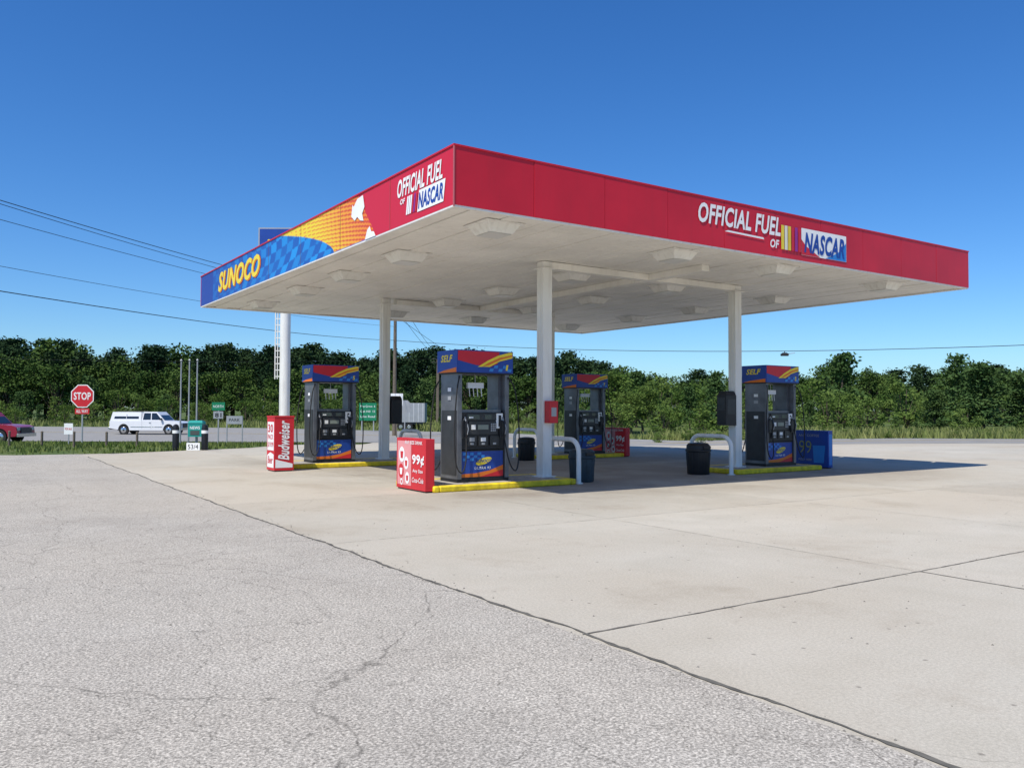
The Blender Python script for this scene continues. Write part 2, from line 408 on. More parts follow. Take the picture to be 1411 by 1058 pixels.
F=[(j*ny+i,(j+1)*ny+i,(j+1)*ny+i+1,j*ny+i+1) for j in range(nz-1) for i in range(ny-1)]
me=bpy.data.meshes.new("fascia_artwork"); me.from_pydata(V,[],F)
ca=me.color_attributes.new("art",'FLOAT_COLOR','POINT'); arr=np.ones((len(V),4),dtype=np.float32)
q=0
for v in vs:
    for y in ys: arr[q,:3]=art(float(y),float(v)); q+=1
ca.data.foreach_set("color",arr.ravel()); me.materials.append(attr_mat("fascia_art"))
o=bpy.data.objects.new("fascia_artwork",me); scene.collection.objects.link(o); o.parent=can
b=B()
for yy in np.arange(2.43,LY-.5,2.43): b.box(.002,.007,yy-.003,yy+.003,Hc+.03,Ht-.04,mat("seam_side",(.22,.12,.12),.7))
u=(1,0,0); v=(0,0,1)
def P(x,z): return (x,-.016,Hc+z)
b.text("OFFICIAL FUEL",P(5.72,.47),u,v,2.58,.42,M_wl,.22,.028)
b.plate(P(0,0),u,v,[(6.5,.37),(7.75,.345),(7.72,.385),(6.6,.405)],M_wl)
b.text("OF",P(7.95,.20),u,v,.3,.19,M_wl,.2,.03)
cols=[(.8,.62,.05),(.78,.75,.6),(.75,.55,.05),(.6,.02,.04),(.30,.03,.25),(.6,.02,.04)]
for i,c in enumerate(cols):
    x0=8.32+i*.118; b.plate(P(0,0),u,v,[(x0,.20),(x0+.10,.20),(x0+.10,.74),(x0,.74)],mat("stripe%d"%i,c,.5))
b.plate((0,-.010,Hc),u,v,[(9.03,.15),(10.70,.15),(10.70,.76),(9.03,.76)],M_wl)
b.plate((0,-.012,Hc),u,v,[(9.03,.155),(9.7,.155),(9.5,.24),(9.2,.36),(9.03,.5)],mat("stripe3",cols[3]))
b.plate((0,-.012,Hc),u,v,[(9.9,.155),(10.69,.155),(10.69,.6),(10.5,.40),(10.2,.26)],M_lblue)
b.text("NASCAR",(9.12,-.018,Hc+.21),u,v,1.5,.47,M_blue,.25,.035)
u=(0,-1,0)
def Q(y,z,p=-.004): return (p,y,Hc+z)
b.text("OFFICIAL FUEL",Q(2.1,.54),u,v,1.72,.34,M_wl,.25,.028)
b.text("OF",Q(1.98,.40),u,v,.2,.10,M_wl,.2,.03)
for i,c in enumerate(cols):
    x0=.0+i*.07; b.plate(Q(1.74,0),u,v,[(x0,.17),(x0+.055,.17),(x0+.11,.50),(x0+.055,.50)],M_wl if i<3 else mat("stripe%d"%i,c,.5))
b.plate(Q(1.30,0,-.002),u,v,[(0,.14),(.95,.14),(1.02,.52),(.07,.52)],M_wl)
b.text("NASCAR",Q(1.26,.185,-.006),u,v,.90,.29,M_blue,.25,.035)
b.text("SUNOCO",Q(14.55,.20,-.004),u,v,4.2,.60,M_org,.3,.035)
b.text("SUNOCO",Q(14.62,.23,-.010),u,v,4.2,.60,M_yelt,.3,.035)
b.plate(Q(4.25,0),u,v,[(0,.62),(.18,.50),(.30,.56),(.45,.46),(.62,.42),(.55,.58),(.66,.70),(.58,.95),(.30,.93),(.12,.80),(.05,.86)],M_wl)
b.plate(Q(3.55,0),u,v,[(0,.02),(.5,.02),(.42,.12),(.3,.14),(.22,.26),(.1,.2)],M_wl)
b.build("fascia_lettering",parent=can,recalc=False)
for i,(cx,cy) in enumerate(((4.42,3.5),(10.84,3.5),(4.20,11.5),(10.5,11.5))):
    b=B(); s=.125
    b.box(cx-s,cx+s,cy-s,cy+s,.11,Hc+.02,M_white)
    b.box(cx-s-.012,cx-s,cy-.03,cy+.03,.2,Hc-.2,M_white); b.box(cx+s,cx+s+.012,cy-.03,cy+.03,.2,Hc-.2,M_white)
    b.box(cx-.2,cx+.2,cy-.2,cy+.2,.115,.15,M_white)
    b.box(cx-.19,cx+.19,cy-.19,cy+.19,Hc-.16,Hc-.132,M_white)
    b.build("column_%d"%(i+1),parent=can,bevel=.008)

# ---------------------------------------------------------------- islands
def island(x0,x1,yc):
    b=B(); w=.85; h=.13
    b.box(x0,x1,yc-w+.15,yc+w-.15,0.0,h-.004,M_kerbc)
    for s in(-1,1):
        ya,yb_=sorted((yc+s*(w-.15),yc+s*w)); b.box(x0,x1,ya,yb_,0,h,M_yel)
    b.box(x0-.14,x0-.002,yc-w,yc+w,0,h,M_yel); b.box(x1+.002,x1+.14,yc-w,yc+w,0,h,M_yel)
    return b.build("pump_island",bevel=.03)
island(1.25,4.55,3.5); island(10.1,13.3,3.5); island(.95,4.6,11.2); island(9.6,12.8,11.2)

# ---------------------------------------------------------------- fuel pump
def pump(num):
    b=B(); w=.64; dpt=.36
    b.box(-w,w,-dpt,dpt,0,.07,M_blk)
    b.box(-.54,.54,-.31,.31,.07,.66,M_dk)
    b.box(-.54,.54,-.33,.33,.68,1.46,M_blk)
    b.box(-.50,.50,-.26,.26,1.46,1.52,M_steel)
    for s in(-1,1):
        xa,xb=sorted((s*.54,s*w)); b.box(xa+.002,xb,-dpt,dpt,.07,2.30,M_steel)
        b.box(s*(w+.004)-.006,s*(w+.004)+.006,-dpt+.05,dpt-.05,.15,1.5,M_dk)
        xa,xb=sorted((s*.46,s*.538)); b.box(xa,xb,-.2,.2,1.52,2.30,M_steel)
        for q,(zz,c) in enumerate(((1.9,M_wl),(1.72,M_grey),(1.3,M_wl))): b.box(s*(w+.012)-.002,s*(w+.012)+.002,-.10,.04,zz,zz+.08,c)
    b.box(-.70,.70,-.42,.42,2.30,2.77,M_blue)
    b.box(-.68,.68,-.40,.40,2.27,2.298,M_blk)
    for s in(-1,1):
        O=Vector((-.70 if s<0 else .70,s*.424,2.30)); u=Vector((1 if s<0 else -1,0,0)); v=Vector((0,0,1)); W=1.40;Hh=.47
        b.plate(O,u,v,[(0.02,.02),(.95,.02),(.55,.18),(.22,.33),(.02,.45)],M_blue)
        n_=(Vector((0,s*.003,0)))
        b.plate(O+n_,u,v,[(.02,.45),(.02,.25),(.45,.16),(.8,.12),(1.0,.20),(1.05,.45)],M_red)
        b.plate(O+n_*2,u,v,[(.50,.12),(.75,.26),(1.02,.38),(1.30,.45),(1.38,.45),(1.38,.33),(1.05,.25),(.8,.13)],M_yelt)
        b.plate(O+n_*3,u,v,[(.60,.12),(.78,.22),(1.05,.33),(1.38,.40),(1.38,.37),(1.08,.29),(.80,.17)],M_org)
        b.plate(O+n_*1.5,u,v,[(.75,.02),(1.38,.02),(1.38,.32),(1.1,.24),(.9,.14)],M_blue)
        for k in range(5):
            x0=.78+k*.115
            for j in range(2):
                if (k+j)%2==0: b.plate(O+n_*3.2,u,v,[(x0,.03+j*.07),(x0+.1,.03+j*.07),(x0+.12,.095+j*.07),(x0+.02,.095+j*.07)],M_lblue)
        if s<0: b.text(num,O+n_*4+u*1.2+v*.06,u,v,.07,.12,M_yelt,.1,.03)
        O=Vector((-.52 if s<0 else .52,s*.314,.10)); W=1.04
        b.plate(O,u,v,[(0,0),(W,0),(W,.54),(0,.54)],M_blue)
        b.plate(O+n_,u,v,[(0,0),(W,0),(W,.24),(.7,.13),(.35,.08),(0,.07)],M_org)
        b.plate(O+n_*2,u,v,[(.45,0),(W,0),(W,.14),(.75,.07)],M_redbox)
        for k in range(6):
            for j in range(3):
                if (k+j)%2==0: b.plate(O+n_*2,u,v,[(.03+k*.09,.34+j*.06),(.12+k*.09,.34+j*.06),(.12+k*.09,.40+j*.06),(.03+k*.09,.40+j*.06)],M_lblue)
        el=[(.55+.20*math.cos(t*math.pi/8),.33+.07*math.sin(t*math.pi/8)+.05*math.cos(t*math.pi/8)) for t in range(16)]
        b.plate(O+n_*3,u,v,el,M_yelt)
        b.text("SUNOCO",O+n_*4+u*.37+v*.30,u,v,.36,.07,M_blue,.3,.02)
        b.text("ULTRA 93",O+n_*4+u*.32+v*.16,u,v,.40,.055,M_wl,.2,.0)
        O=Vector((-.52 if s<0 else .52,s*.332,.70))
        def rp(x0,x1,z0,z1,m,t=.012):
            p=O+u*x0; q_=O+u*x1; ya,yb_=sorted((s*.332,s*(.332+t))); b.box(min(p.x,q_.x),max(p.x,q_.x),ya,yb_,.70+z0,.70+z1,m)
        rp(.10,.94,.60,.73,M_dk,.02); rp(.14,.42,.62,.71,M_glass,.026); rp(.55,.72,.62,.71,M_glass,.026); rp(.16,.26,.64,.67,M_wl,.03)
        rp(.16,.88,.30,.57,M_dk,.02); rp(.38,.64,.40,.50,M_lcd,.026); rp(.68,.84,.34,.54,M_dk,.026)
        rp(.22,.32,.40,.50,M_wl,.026)
        for k in range(3):
            rp(.12+k*.28,.34+k*.28,.06,.26,M_dk,.03); rp(.17+k*.28,.29+k*.28,.15,.23,(M_grey,M_wl,M_dk)[k],.036); rp(.19+k*.28,.27+k*.28,.08,.12,M_grey,.036)
        for k in range(4):
            for j in range(3): rp(.70+j*.045,.73+j*.045,.36+k*.045,.39+k*.045,M_grey,.032)
        for e in(-1,1):
            x=e*.47; y0=s*.36
            b.box(x-.07,x+.07,min(y0-.02,y0+.04),max(y0-.02,y0+.04),.92,1.30,M_dk)
            yy=s*.43
            b.tube([(x,yy,1.28),(x,yy+s*.03,1.20),(x,yy+s*.03,1.05),(x,yy,.95)],.03,M_blk,8)
            b.tube([(x,yy-s*.02,1.27),(x,yy-s*.06,1.36),(x,yy-s*.09,1.30)],.014,M_grey,6)
            b.tube([(x,yy+s*.045,1.22),(x,yy+s*.08,1.12),(x,yy+s*.045,1.0)],.009,M_grey,6)
            pts=[]
            ax,ay,az=e*.60,s*.37,2.22
            ctrl=[(ax,ay,az),(ax+e*.12,ay+s*.10,1.95),(ax+e*.20,ay+s*.14,1.2),(ax+e*.18,ay+s*.16,.45),(ax+e*.07,ay+s*.2,.22),(ax-e*.06,ay+s*.16,.42),(x,yy,.95)]
            C=[Vector(c) for c in ctrl]
            C=[C[0]]+C+[C[-1]]
            for i in range(1,len(C)-2):
                for t in range(6):
                    t/=6.; p0,p1,p2,p3=C[i-1:i+3]
                    pts.append(.5*((2*p1)+(p2-p0)*t+(2*p0-5*p1+4*p2-p3)*t*t+(3*p1-p0-3*p2+p3)*t**3))
            pts.append(C[-1]); b.tube(pts,.015,M_rub,7)
        rp(.84,1.0,.42,.74,M_wl,.03)
        b.text(num,Vector((O.x,s*(.366),.70))+u*.89+v*.46,u,v,.07,.24,M_blk,0,.02)
    for s in(-1,1):
        u=Vector((0,1 if s>0 else -1,0)); O=Vector((s*.704,-.38 if s>0 else .38,2.34))
        b.text("SELF",O+u*.12+Vector((0,0,.18)),u,(0,0,1),.5,.15,M_yelt,.25,.03)
        O2=Vector((s*.703,-.42 if s>0 else .42,2.30)); b.plate(O2,u,(0,0,1),[(.02,.0),(.82,.0),(.82,.10),(.3,.05)],M_org)
    b.tube([(0,0,2.27),(0,0,2.1)],.012,M_grey,6); b.box(-.2,.2,-.03,.03,1.98,2.1,M_wl)
    b.box(-.44,-.36,-.05,.05,1.52,2.27,M_grey)
    for k in range(4): b.tube([(-.15+k*.1,0,1.98),(-.15+k*.1+.02,0,1.8)],.01,M_wl,5)
    return b
pump("1").build("fuel_pump",(2.57,3.5,.126),bevel=.006)
pump("5").build("fuel_pump.001",(2.30,11.1,.126),bevel=.006)
pump("3").build("fuel_pump.002",(12.30,3.5,.126),bevel=.006)
pump("7").build("fuel_pump.003",(11.75,11.1,.126),bevel=.006)

def hoop(x,ya,yb,h=.98):
    r=.30; pts=[(x,ya,-.02)]
    pts+=[(x,ya+r-r*math.cos(t*math.pi/16),h-r+r*math.sin(t*math.pi/16)) for t in range(0,9)]
    pts+=[(x,yb-r+r*math.sin(t*math.pi/16),h-r+r*math.cos(t*math.pi/16)) for t in range(0,9)]
    pts+=[(x,yb,-.02)]
    b=B(); b.tube(pts,.055,M_white,14); b.cyl((x,ya,0),(x,ya,.02),.1,.1,M_white); b.cyl((x,yb,0),(x,yb,.02),.1,.1,M_white)
    return b.build("guard_hoop")
hoop(4.87,2.8,4.2); hoop(9.82,2.75,4.15); hoop(4.95,10.5,11.9); hoop(9.3,10.5,11.9)

def bin_(loc,m,h=.78,r=.29):
    b=B(); b.lathe((0,0,0),[(r*.86,0),(r*.9,.02),(r*.97,h*.72),(r*1.04,h*.74),(r*1.04,h*.80),(r*.98,h*.81),(r*.96,h*.93),(r*.80,h),(r*.3,h+.02)],m,12)
    for k in range(12):
        a=2*math.pi*(k+.5)/12; b.cyl((r*.84*math.cos(a),r*.84*math.sin(a),.03),(r*.95*math.cos(a),r*.95*math.sin(a),h*.7),.012,.012,m,6)
    b.box(-.12,.12,-r*1.02,-r*.9,h*.83,h*.92,M_blk)
    return b.build("trash_can",loc,bevel=.004)
bin_((9.25,3.35,0),M_blk,.80,.32); bin_((5.28,3.2,0),M_bin,.74,.31); bin_((8.75,10.4,0),M_blk,.74)

b=B(); b.box(-.2,.2,-.16,.16,.0,.8,M_blk); b.fr(0,0,.8,.92,.4,.32,.34,.2,M_blk); b.box(-.15,.15,-.165,-.162,.3,.7,M_dk); b.box(-.207,-.2,-.12,.12,.4,.75,M_dk)
b.build("squeegee_dispenser",(10.5,3.5,1.25),bevel=.02)
b=B(); b.box(-.12,.12,-.1,.1,0,.5,M_redbox); b.plate((-.1,-.103,.05),(1,0,0),(0,0,1),[(0.03,.1),(.17,.1),(.17,.3),(0.03,.3)],M_grey)
b.build("fire_extinguisher_box",(4.45,3.27,1.35),bevel=.01)
b=B(); b.box(-.17,.17,-.15,.15,0,.75,M_blk); b.fr(0,0,.75,.85,.34,.3,.28,.2,M_blk)
b.build("squeegee_dispenser.001",(4.52,11.4,1.2),bevel=.02)

def posterbox(name,x,ya,yb,h,kind):
    t=.2; b=B(); base=M_redbox if kind!="blue" else M_blue
    b.box(x,x+t,ya,yb,.03,h,base); b.box(x+.02,x+t-.02,ya+.03,yb-.03,0,.03,M_blk)
    u=Vector((0,-1,0)); v=Vector((0,0,1)); O=Vector((x-.003,yb,0)); W=yb-ya
    n=Vector((-.003,0,0))
    if kind=="cola":
        b.plate(O,u,v,[(.05,.1),(W*.52,.1),(W*.52,h-.06),(.05,h-.06)],M_pink)
        for (cx,cz,r,m) in ((.25,.72,.16,M_wl),(.45,.55,.13,M_wl),(.22,.38,.15,M_redbox),(.5,.25,.12,M_wl),(.24,.16,.07,M_wl)):
            b.plate(O+n*(1+cx),u,v,[(cx+r*math.cos(a*math.pi/8)*.8,cz+r*math.sin(a*math.pi/8)) for a in range(16)],m)
            b.plate(O+n*(1.6+cx),u,v,[(cx-r*.3,cz-r*.5),(cx+r*.3,cz-r*.5),(cx+r*.42,cz+r*.4),(cx-r*.42,cz+r*.4)],M_redbox if m is M_wl else M_wl)
        b.text("99\u00a2",O+n*2+u*(W*.56)+v*.5,u,v,W*.4,.24,M_wl,0,.03)
        b.text("Any Size",O+n*2+u*(W*.58)+v*.36,u,v,W*.34,.09,M_wl,0,.01)
        b.text("ANY SIZE DRINK",O+n*2+u*(W*.3)+v*(h-.12),u,v,W*.6,.07,M_wl,0,.01)
        b.text("Coca-Cola",O+n*2+u*(W*.56)+v*.18,u,v,W*.38,.10,M_wl,.3,.01)
    elif kind=="blue":
        b.text("99",O+n*2+u*.12+v*.42,u,v,.42,.36,M_dyel,0,-.01); b.text("ANY COFFEE",O+n*2+u*.1+v*.9,u,v,.7,.07,M_grey,0,.0)
        b.plate(O+n,u,v,[(.62,.15),(.95,.15),(1.0,.65),(.58,.65)],M_lblue); b.text("PIZZA HERE",O+n*2+u*.1+v*.2,u,v,.45,.06,M_grey,0,.0)
    b.plate((x+.03,ya-.003,.1),(1,0,0),v,[(0,0),(t-.06,0),(t-.06,h-.2),(0,h-.2)],M_redbox if kind!="blue" else M_lblue)
    return b.build(name,bevel=.01)
posterbox("drink_poster_box",.95,2.7,3.98,1.06,"cola"); posterbox("drink_poster_box.001",12.95,10.3,11.45,1.02,"cola")
posterbox("coffee_poster_box",14.0,2.85,3.95,1.08,"blue")
b=B()
x0,x1,y0,y1,h=.22,.74,9.7,10.32,1.44
b.box(x0,x1,y0,y1,.03,h,M_redbox); b.box(x0+.03,x1-.03,y0+.03,y1-.03,0,.03,M_blk); b.box(x0-.01,x1+.01,y0-.01,y1+.01,h-.02,h+.02,M_redbox)
O=Vector((x0-.003,y1,0)); u=Vector((0,-1,0)); v=Vector((0,0,1)); n=Vector((-.003,0,0))
b.plate(O,u,v,[(.05,.55),(.57,.55),(.57,1.30),(.05,1.30)],M_wl)
b.text("30",O+n+u*.10+v*1.02,u,v,.40,.22,M_redbox,0,.03); b.text("PACK",O+n+u*.10+v*.84,u,v,.42,.13,M_redbox,0,.02); b.text("$19.99",O+n+u*.08+v*.62,u,v,.46,.15,M_redbox,0,.02)
b.plate(O,u,v,[(.05,.1),(.57,.1),(.57,.45),(.3,.5),(.05,.42)],M_wl); b.text("Beer",O+n+u*.1+v*.2,u,v,.4,.2,M_redbox,.3,.02)
O=Vector((x0+.03,y0-.003,.1)); b.plate(O,(1,0,0),v,[(0.0,.0),(.46,.0),(.46,.10),(.0,.22)],M_wl)
b.text("Budweiser",O+Vector((.37,-.004,.20)),(0,0,1),(-1,0,0),1.04,.30,M_wl,.3,.025)
b.build("beer_display_box",bevel=.008)

# ---------------------------------------------------------------- roadside objects
RZ=math.atan2(RY,RX)
def G(r,d): x,y=L(r,d); return (x,y,T(x,y)-.04)
b=B(); b.cyl((0,0,0),(0,0,8.0),.24,.24,M_white,24)
b.box(-1.25,1.3,-.22,.22,7.6,10.15,M_grey); b.box(-1.19,1.24,-.23,.23,7.66,10.09,M_blue)
b.plate((-1.0,-.236,8.6),(1,0,0),(0,0,1),[(0,.2),(1.9,.1),(2.0,.9),(.2,1.0)],M_yelt); b.text("SUNOCO",(-.9,-.242,8.9),(1,0,0),(0,0,1),1.7,.35,M_blue,.3,.03)
for zz in np.arange(3.2,6.4,.3): b.box(-.46,-.22,-.03,.03,zz,zz+.04,M_white)
b.box(-.48,-.44,-.04,.04,3.1,6.4,M_white); b.box(-.36,-.33,-.04,.04,3.1,6.4,M_white)
b.cyl((0,0,0),(0,0,.1),.4,.4,M_kerbc,20)
b.build("gas_station_pole_sign",G(-10.6,38.8),RZ)
def signpost(b,h,r=.03,m=M_grey): b.box(-r,r,-r,r,0,h,m)
b=B(); signpost(b,2.9,.03)
def octo(R,z,y): return [(R*math.cos(math.pi/8+k*math.pi/4),y,z+R*math.sin(math.pi/8+k*math.pi/4)) for k in range(8)]
zc=2.42; b.poly(octo(.62,zc,-.045),M_wl); b.poly(octo(.57,zc,-.05),M_redbox); b.poly(octo(.62,zc,-.035),M_grey)
b.text("STOP",(-.43,-.056,zc-.19),(1,0,0),(0,0,1),.86,.38,M_wl,0,.02)
b.box(-.36,.36,-.045,-.035,1.52,1.80,M_redbox); b.text("ALL WAY",(-.30,-.05,1.58),(1,0,0),(0,0,1),.6,.16,M_wl,0,.01)
b.build("stop_sign",G(-21.65,42),RZ)
b=B(); signpost(b,.9,.02); b.box(-.2,.2,-.03,-.02,.5,1.0,M_wl); b.text("FOR SALE",(-.16,-.035,.7),(1,0,0),(0,0,1),.32,.1,M_redbox,0,.01); b.build("yard_sign",G(-20.2,38),RZ)
for r in (-15.9,-15.45,-15.05):
    b=B(); b.cyl((0,0,0),(0,0,4.0),.045,.03,M_grey,10); b.lathe((0,0,4.0),[(.03,0),(.06,.04),(.03,.1),(.0,.12)],M_grey,10); b.build("flag_pole",G(r,40.0+random.uniform(-.3,.3)))
for r,dd in ((-13.3,33.0),(-12.15,33.0)):
    b=B(); b.lathe((0,0,0),[(.13,0),(.13,.9),(.10,1.02),(.03,1.06)],M_blk,16); b.lathe((0,0,.7),[(.133,0),(.133,.12)],M_wl,16); b.build("bollard",G(r,dd))
b=B(); b.box(-.28,.28,-.2,.2,.55,1.1,M_teal); b.fr(0,0,1.1,1.2,.6,.44,.5,.2,M_teal); b.box(-.04,.04,-.04,.04,0,.55,M_grey); b.text("NEWS",(-.2,-.204,.85),(1,0,0),(0,0,1),.4,.12,M_wl,0,.02); b.box(-.18,.18,-.21,-.2,.62,.8,M_glass); b.build("newspaper_box",G(-12.7,33.6),RZ)
b=B(); b.box(-.26,.26,-.02,.02,.05,.34,M_wl); b.text("53/4",(-.20,-.025,.1),(1,0,0),(0,0,1),.40,.18,M_blk,0,.0); b.box(-.22,-.20,-.01,.01,0,.05,M_grey); b.box(.20,.22,-.01,.01,0,.05,M_grey); b.build("price_sign",G(-12.45,32.6),RZ)
b=B(); signpost(b,2.3,.03,M_grey); b.box(-.36,.36,-.045,-.035,1.9,2.35,M_green); b.text("NORTH",(-.28,-.05,2.05),(1,0,0),(0,0,1),.56,.14,M_wl,0,.0); b.box(-.27,.27,-.045,-.035,1.45,1.85,M_grey); b.text("81",(-.18,-.05,1.52),(1,0,0),(0,0,1),.36,.24,M_blk); b.build("route_sign",G(-16.2,46),RZ)
b=B(); b.box(-.45,-.4,-.03,.03,0,1.6,M_grey); b.box(.4,.45,-.03,.03,0,1.6,M_grey); b.box(-.42,.42,-.045,-.033,1.15,1.6,M_grey); b.text("PARK",(-.30,-.05,1.3),(1,0,0),(0,0,1),.6,.16,M_blk,0,.0); b.build("information_sign",G(-15.3,46),RZ)
b=B()
for s in(-1,1): b.box(s*.6-.05,s*.6+.05,-.05,.05,0,2.4,M_grey)
b.box(-.88,.88,-.08,-.055,1.15,2.95,M_green)
for k,tx in enumerate(("Pine Grove  6","Oak Hill  12","Lake Road")): b.text(tx,(-.75,-.085,2.5-k*.52),(1,0,0),(0,0,1),1.5,.22,M_wl,0,0)
b.build("highway_guide_sign",G(-14.7,85),RZ)
b=B(); signpost(b,3.6,.04,M_wood); b.box(-.5,.5,-.06,-.045,2.6,3.6,M_wl); b.text("US 78",(-.4,-.065,3.0),(1,0,0),(0,0,1),.8,.25,M_blk); b.box(-.4,.4,-.06,-.045,2.1,2.5,M_wl); b.build("route_sign.001",G(-9.4,68),RZ)
b=B(); signpost(b,2.9,.04); b.poly(octo(.62,2.5,-.045),M_grey); b.build("stop_sign.001",G(-9.0,70),RZ)
b=B(); signpost(b,2.2,.03); b.poly([(0,-.04,1.5),(.5,-.04,2.0),(0,-.04,2.5),(-.5,-.04,2.0)],M_org); b.text("ROAD",(-.28,-.045,1.92),(1,0,0),(0,0,1),.56,.16,M_blk); b.build("warning_sign",G(-6.1,82),RZ)
b=B(); b.box(-1.7,1.7,-1.2,1.2,.9,3.0,M_grey); b.box(-1.6,1.6,-1.1,1.1,.7,.9,M_dk)
for x in(-.9,-.0): b.cyl((x,-1.2,.42),(x,-.9,.42),.42,.42,M_rub,18); b.cyl((x,-1.21,.42),(x,-1.2,.42),.2,.2,M_chrome,12); b.cyl((x,.9,.42),(x,1.2,.42),.42,.42,M_rub,18)
for x in np.arange(-1.5,1.6,.5): b.box(x-.02,x+.02,-1.215,-1.2,.95,2.95,M_carw)
b.tube([(1.7,0,.75),(2.5,0,.7)],.05,M_dk); b.build("cargo_trailer",G(-11.2,92),RZ,bevel=.02)
for i,(r,dd) in enumerate(((-22,36.5),(-20.4,36.2),(-18.9,36),(-17.4,35.8),(-16,35.6))):
    b=B(); b.cyl((0,0,0),(0,0,.62),.05,.05,M_wood,8); b.lathe((0,0,.62),[(.05,0),(.06,.02),(.02,.06)],M_wood,8); b.build("fence_post",G(r,dd))

# ---------------------------------------------------------------- pickups
def truck(body,cap,name,loc,rz):
    b=B(); Lh=3.12; W=1.02
    prof=[(-Lh,.55),(-Lh,1.12),(-.35,1.14),(-.35,1.16),(1.35,1.16),(1.5,1.17),(2.75,1.08),(3.0,.98),(3.06,.60),(2.98,.42),(2.55,.40)]
    prof+=[(1.98+.48*math.cos(a),.42+.48*math.sin(a)) for a in [k*math.pi/10 for k in range(11)]]
    prof+=[(1.45,.38),(-1.35,.38)]
    prof+=[(-1.9+.48*math.cos(a),.42+.48*math.sin(a)) for a in [k*math.pi/10 for k in range(11)]]
    prof+=[(-2.45,.45)]
    b.prism(prof,-W,W,body)
    b.box(-2.5,2.5,-W+.15,W-.15,.36,.9,M_blk)
    def cab(x0,x1,t0,t1,z0,z1,m,win=True,inset=.14):
        V=[(x0,-W+.03,z0),(x1,-W+.03,z0),(x1,W-.03,z0),(x0,W-.03,z0),(t0,-W+inset,z1),(t1,-W+inset,z1),(t1,W-inset,z1),(t0,W-inset,z1)]
        b.add(V,[(3,2,1,0),(4,5,6,7),(0,1,5,4),(1,2,6,5),(2,3,7,6),(3,0,4,7)],m)
    cab(-.38,1.62,-.22,.92,1.16,1.86,body)
    def sw(xa,xb,ta,tb,za,zb,s):
        def yy(z): return s*(W-.03-(z-1.16)/.7*.11+.006)
        b.poly([(xa,yy(za),za),(xb,yy(za),za),(tb,yy(zb),zb),(ta,yy(zb),zb)],M_win)
    for s in(-1,1):
        sw(-.26,.42,-.18,.40,1.22,1.76,s); sw(.50,1.38,.48,.88,1.22,1.76,s)
        b.box(-.33,-.32,s*(W+.002)-.003,s*(W+.002)+.003,.5,1.12,M_dk); b.box(.46,.468,s*(W+.002)-.003,s*(W+.002)+.003,.5,1.12,M_dk); b.box(1.44,1.448,s*(W+.002)-.003,s*(W+.002)+.003,.5,1.12,M_dk)
        b.box(-1.3,1.4,s*(W+.006)-.006,s*(W+.006)+.006,.62,.68,M_chrome); b.box(.3,.42,s*(W+.02)-.02,s*(W+.02)+.02,.98,1.01,M_blk)
        b.box(1.28,1.44,s*(W+.1)-.09,s*(W+.1)+.09,1.2,1.36,M_blk)
        for cx in(-1.9,1.98):
            ya,yb_=(s*(W-.22),s*(W+.0)); b.cyl((cx,ya,.40),(cx,yb_,.40),.40,.40,M_rub,24); b.cyl((cx,yb_,.40),(cx,yb_+s*.012,.40),.24,.22,M_chrome,18)
            b.cyl((cx,yb_+s*.012,.40),(cx,yb_+s*.02,.40),.08,.07,M_dk,10)
        b.box(2.90,3.04,s*.78-.16,s*.78+.16,.78,.96,M_lens); b.box(-Lh-.01,-Lh+.02,s*.9-.1,s*.9+.1,.75,1.08,M_redbox)
    b.poly([(1.60,-W+.12,1.2),(1.60,W-.12,1.2),(.97,W-.2,1.80),(.97,-W+.2,1.80)],M_win)
    b.box(3.02,3.10,-.6,.6,.62,.92,M_dk); b.box(3.04,3.16,-W,W,.40,.60,M_chrome); b.box(-Lh-.12,-Lh,-W,W,.45,.62,M_chrome)
    if cap:
        cab(-Lh+.03,-.42,-Lh+.22,-.44,1.125,1.84,body,inset=.12)
        for s in(-1,1): sw(-2.75,-.62,-2.66,-.62,1.30,1.70,s); b.box(-1.7,-1.66,s*.96-.02,s*.96+.02,1.3,1.7,body)
        b.tube([(-2.7,-.7,1.9),(-.6,-.7,1.9)],.02,M_blk); b.tube([(-2.7,.7,1.9),(-.6,.7,1.9)],.02,M_blk)
    o=b.build(name,loc,rz,bevel=.025); o.scale=(1.0,1.08,1.08); return o
truck(M_carw,True,"pickup_truck",G(-31.6,73),RZ)
truck(M_carr,False,"pickup_truck.001",G(-34.9,54.5),RZ+.05)

# ---------------------------------------------------------------- utility poles and wires
def LZ(r,d,z): x,y=L(r,d); return Vector((x,y,z))
b=B(); b.cyl((0,0,0),(0,0,11.4),.19,.13,M_wood,14); b.box(-1.2,1.2,-.06,.06,10.6,10.75,M_wood)
for x in(-1.1,-.5,.5,1.1): b.lathe((x,0,10.75),[(.04,0),(.07,.06),(.03,.12),(.05,.16)],M_grey,8)
b.build("utility_pole",G(-10.15,72),RZ+.5)
b=B(); b.cyl((0,0,0),(0,0,9.5),.16,.11,M_wood,12); b.box(-1,1,-.05,.05,8.9,9.02,M_wood); b.build("utility_pole.001",G(-10.6,118),RZ+.8)
b=B(); b.cyl((0,0,0),(0,0,9.6),.15,.10,M_wood,12); b.box(-1,1,-.05,.05,9.0,9.12,M_wood); b.build("utility_pole.002",G(-9.9,112),RZ+.8)
b=B()
def wire(a,c,sag,r=.022):
    pts=[a.lerp(c,i/24.)-Vector((0,0,sag*4*(i/24.)*(1-i/24.))) for i in range(25)]; b.tube(pts,r,M_cable,5)
wire(LZ(-17.6,25,8.55),LZ(-9.6,72,10.7),.45,.015); wire(LZ(-17.6,25,8.45),LZ(-10.6,72,10.5),.45,.012)
wire(LZ(-17.6,25,7.9),LZ(-10.2,72,9.9),.35,.011)
wire(LZ(-17.6,25,6.3),LZ(-10.2,72,8.8),.3,.009)
